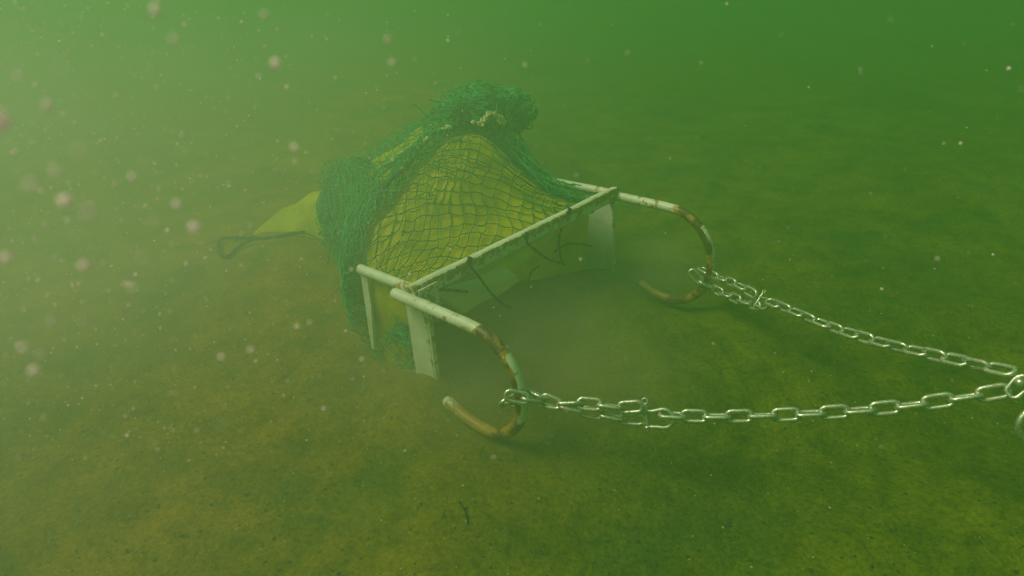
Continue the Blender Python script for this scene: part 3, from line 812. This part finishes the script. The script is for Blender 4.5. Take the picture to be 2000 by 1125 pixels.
def scatter(name, label, n, size, mat, area, kind='stuff', flat=.5, faces=6):
    V = []; Fc = []
    base = [(1, 0, 0), (0, 1, 0), (-1, 0, 0), (0, -1, 0), (0, 0, 1), (0, 0, -1)]
    tri = [(0, 1, 4), (1, 2, 4), (2, 3, 4), (3, 0, 4), (1, 0, 5), (2, 1, 5), (3, 2, 5), (0, 3, 5)]
    for k in range(n):
        x, y = area(); s = size * (0.5 + random.expovariate(1.6)); s = min(s, size * 3)
        z = ground_h(x, y) + s * flat * .3; a = random.uniform(0, 6.28); i0 = len(V)
        for (bx, by, bz) in base:
            q = random.uniform(.6, 1.3); bx *= q * random.uniform(.8, 1.6); by *= q
            V.append((x + s * (bx * math.cos(a) - by * math.sin(a)), y + s * (bx * math.sin(a) + by * math.cos(a)), z + s * bz * flat))
        Fc += [tuple(i0 + t for t in f) for f in tri]
    o = link(name, pymesh(name, V, Fc), mat, None, smooth=False); tag(o, label, kind=kind); return o
def area_vis():
    while True:
        px, py = random.uniform(-60, 2060), random.uniform(300, 1180)
        p = at(px, py, z=0)
        if random.random() < 1.0: return p.x, p.y
scatter('shell_grit', 'pale shell grit sprinkled over the sand', 700, .0008, M_GRIT, area_vis)
scatter('mud_crumbs', 'dark crumbs of mud on the sand', 1100, .0018, M_MUD, area_vis, flat=.35)

# ------------------------------------------------------------------ silt particles adrift in the water
_t = M_PART.node_tree; _tr = _t.nodes.new('ShaderNodeBsdfTranslucent'); _tr.inputs[0].default_value = (1, .78, .95, 1)
_mx = _t.nodes.new('ShaderNodeMixShader'); _mx.inputs[0].default_value = .5
_t.links.new(_t.nodes['Principled BSDF'].outputs[0], _mx.inputs[1]); _t.links.new(_tr.outputs[0], _mx.inputs[2]); _t.links.new(_mx.outputs[0], _t.nodes['Material Output'].inputs[0])
def particles():
    V = []; Fc = []
    bm = bmesh.new(); bmesh.ops.create_icosphere(bm, subdivisions=2, radius=1)
    bv = np.array([v.co[:] for v in bm.verts]); bf = np.array([[v.index for v in f.verts] for f in bm.faces]); bm.free(); n = 0
    def add(px, py, d, r):
        nonlocal n
        c = np.array(atd(px, py, d))
        if c[2] < ground_h(c[0], c[1]) + .02: return
        V.append(c + bv * r * rng.uniform(.35, 1.35, (1, 3)) * (1 + .22 * rng.normal(0, 1, (len(bv), 1)))); Fc.append(bf + n); n += len(bv)
    for (px, py, d, r) in [(303, 20, .16, 1.0), (539, 126, .17, 1.25), (345, 398, .17, 1.2), (128, 392, .16, 1.2), (165, 519, .16, 1.2), (380, 446, .16, 1.0), (757, 77, .19, .8),
                           (766, 121, .2, .75), (3, 236, .13, 1.1), (35, 147, .15, .8), (92, 207, .17, .8), (575, 288, .18, .8), (12, 504, .16, .9), (153, 294, .10, .45), (173, 415, .10, .5),
                           (278, 504, .12, .5), (258, 347, .17, .7), (516, 29, .17, .6), (108, 336, .13, .6), (65, 723, .17, .7), (490, 683, .2, .7), (432, 697, .2, .6), (430, 828, .11, .35),
                           (258, 561, .15, .5), (300, 430, .15, .4), (57, 360, .12, .5), (338, 76, .15, .5), (118, 130, .1, .3), (142, 460, .14, .4), (100, 627, .16, .5), (160, 628, .16, .5),
                           (330, 697, .17, .5), (45, 680, .16, .5), (78, 692, .16, .4), (95, 312, .15, .6)]:
        add(px, py, d * 1.25, r * .00125)
    for k in range(2300):
        px = min(abs(rng.normal(0, 400)), 1300) if k % 9 else rng.uniform(0, 2000); py = rng.uniform(0, 900) if k % 5 else rng.uniform(0, 700)
        d = rng.uniform(.30, 1.2); add(px, py, d, (.17 + .55 * rng.random() ** 3) * .001 * (1 + d * .5))
    o = link('drifting_silt', npmesh('drifting_silt', np.concatenate(V), np.concatenate(Fc)), M_PART); tag(o, 'pale pinkish silt particles adrift in the water', kind='stuff')
particles()

# ------------------------------------------------------------------ the green water
bm = bmesh.new(); bmesh.ops.create_cube(bm, size=1)
for v in bm.verts: v.co = Vector((v.co.x * 130, v.co.y * 130, -1.3 if v.co.z < 0 else 1.5))
mh = bpy.data.materials.new('green_water'); mh.use_nodes = True; t = mh.node_tree; t.nodes.clear()
o_ = t.nodes.new('ShaderNodeOutputMaterial'); pv = t.nodes.new('ShaderNodeVolumePrincipled'); t.links.new(pv.outputs[0], o_.inputs['Volume'])
pv.inputs['Color'].default_value = (*HAZE_COL, 1); pv.inputs['Density'].default_value = HAZE_DENS; pv.inputs['Anisotropy'].default_value = HAZE_G
hz = bm_obj('haze', bm, mh); tag(hz, 'murky green water', kind='stuff')

# cloud of stirred-up silt hanging on the left, thinning out with distance from its middle
def cloud(name, label, centre, radii, rotz, dens, col, g, nscale, power=1.3):
    m = bpy.data.materials.new(name); m.use_nodes = True; t = m.node_tree; t.nodes.clear(); N, L = t.nodes, t.links
    out = N.new('ShaderNodeOutputMaterial'); v = N.new('ShaderNodeVolumePrincipled'); L.new(v.outputs[0], out.inputs['Volume'])
    v.inputs['Color'].default_value = (*col, 1); v.inputs['Anisotropy'].default_value = g
    tc = N.new('ShaderNodeTexCoord'); ln = N.new('ShaderNodeVectorMath'); ln.operation = 'LENGTH'; L.new(tc.outputs['Object'], ln.inputs[0])
    mr = N.new('ShaderNodeMapRange'); mr.interpolation_type = 'SMOOTHSTEP'; L.new(ln.outputs['Value'], mr.inputs[0])
    mr.inputs[1].default_value = .05; mr.inputs[2].default_value = .97; mr.inputs[3].default_value = 1; mr.inputs[4].default_value = 0
    n = noise_node(N, L, nscale, 2, .5, tc.outputs['Object'], .5)
    nr = N.new('ShaderNodeMapRange'); L.new(n.outputs[0], nr.inputs[0]); nr.inputs[1].default_value = .3; nr.inputs[2].default_value = .7; nr.inputs[3].default_value = .35; nr.inputs[4].default_value = 1.4
    mu = N.new('ShaderNodeMath'); mu.operation = 'MULTIPLY'; L.new(mr.outputs[0], mu.inputs[0]); L.new(nr.outputs[0], mu.inputs[1])
    m2 = N.new('ShaderNodeMath'); m2.operation = 'MULTIPLY'; L.new(mu.outputs[0], m2.inputs[0]); m2.inputs[1].default_value = dens; L.new(m2.outputs[0], v.inputs['Density'])
    bm = bmesh.new(); bmesh.ops.create_icosphere(bm, subdivisions=3, radius=1)
    o = bm_obj(name, bm, m); o.location = centre; o.scale = radii; o.rotation_euler = (0, 0, rotz)
    tag(o, label, kind='stuff'); return o
cloud('silt_cloud', 'puff of brownish silt hanging round the near side plate and in the mouth of the dredge', (.10, .16, .07), (.58, .50, .18), .3, 2.3, (.95, .82, .55), .0, 2.5)
cloud('silt_cloud', 'puff of grey green silt round the foot of the far side plate', (.12, .74, .06), (.34, .26, .15), .3, 1.6, (.86, .92, .60), .0, 2.5)
lc = CAM + RM @ np.array([-1.30, .15, -0.95])
cloud('silt_cloud', 'pale cloud of stirred up silt drifting on the left', (lc[0], lc[1], .60), (1.85, 1.7, .86), math.atan2(RM[1][0], RM[0][0]), .52, (.97, .92, .88), .0, 3.2)
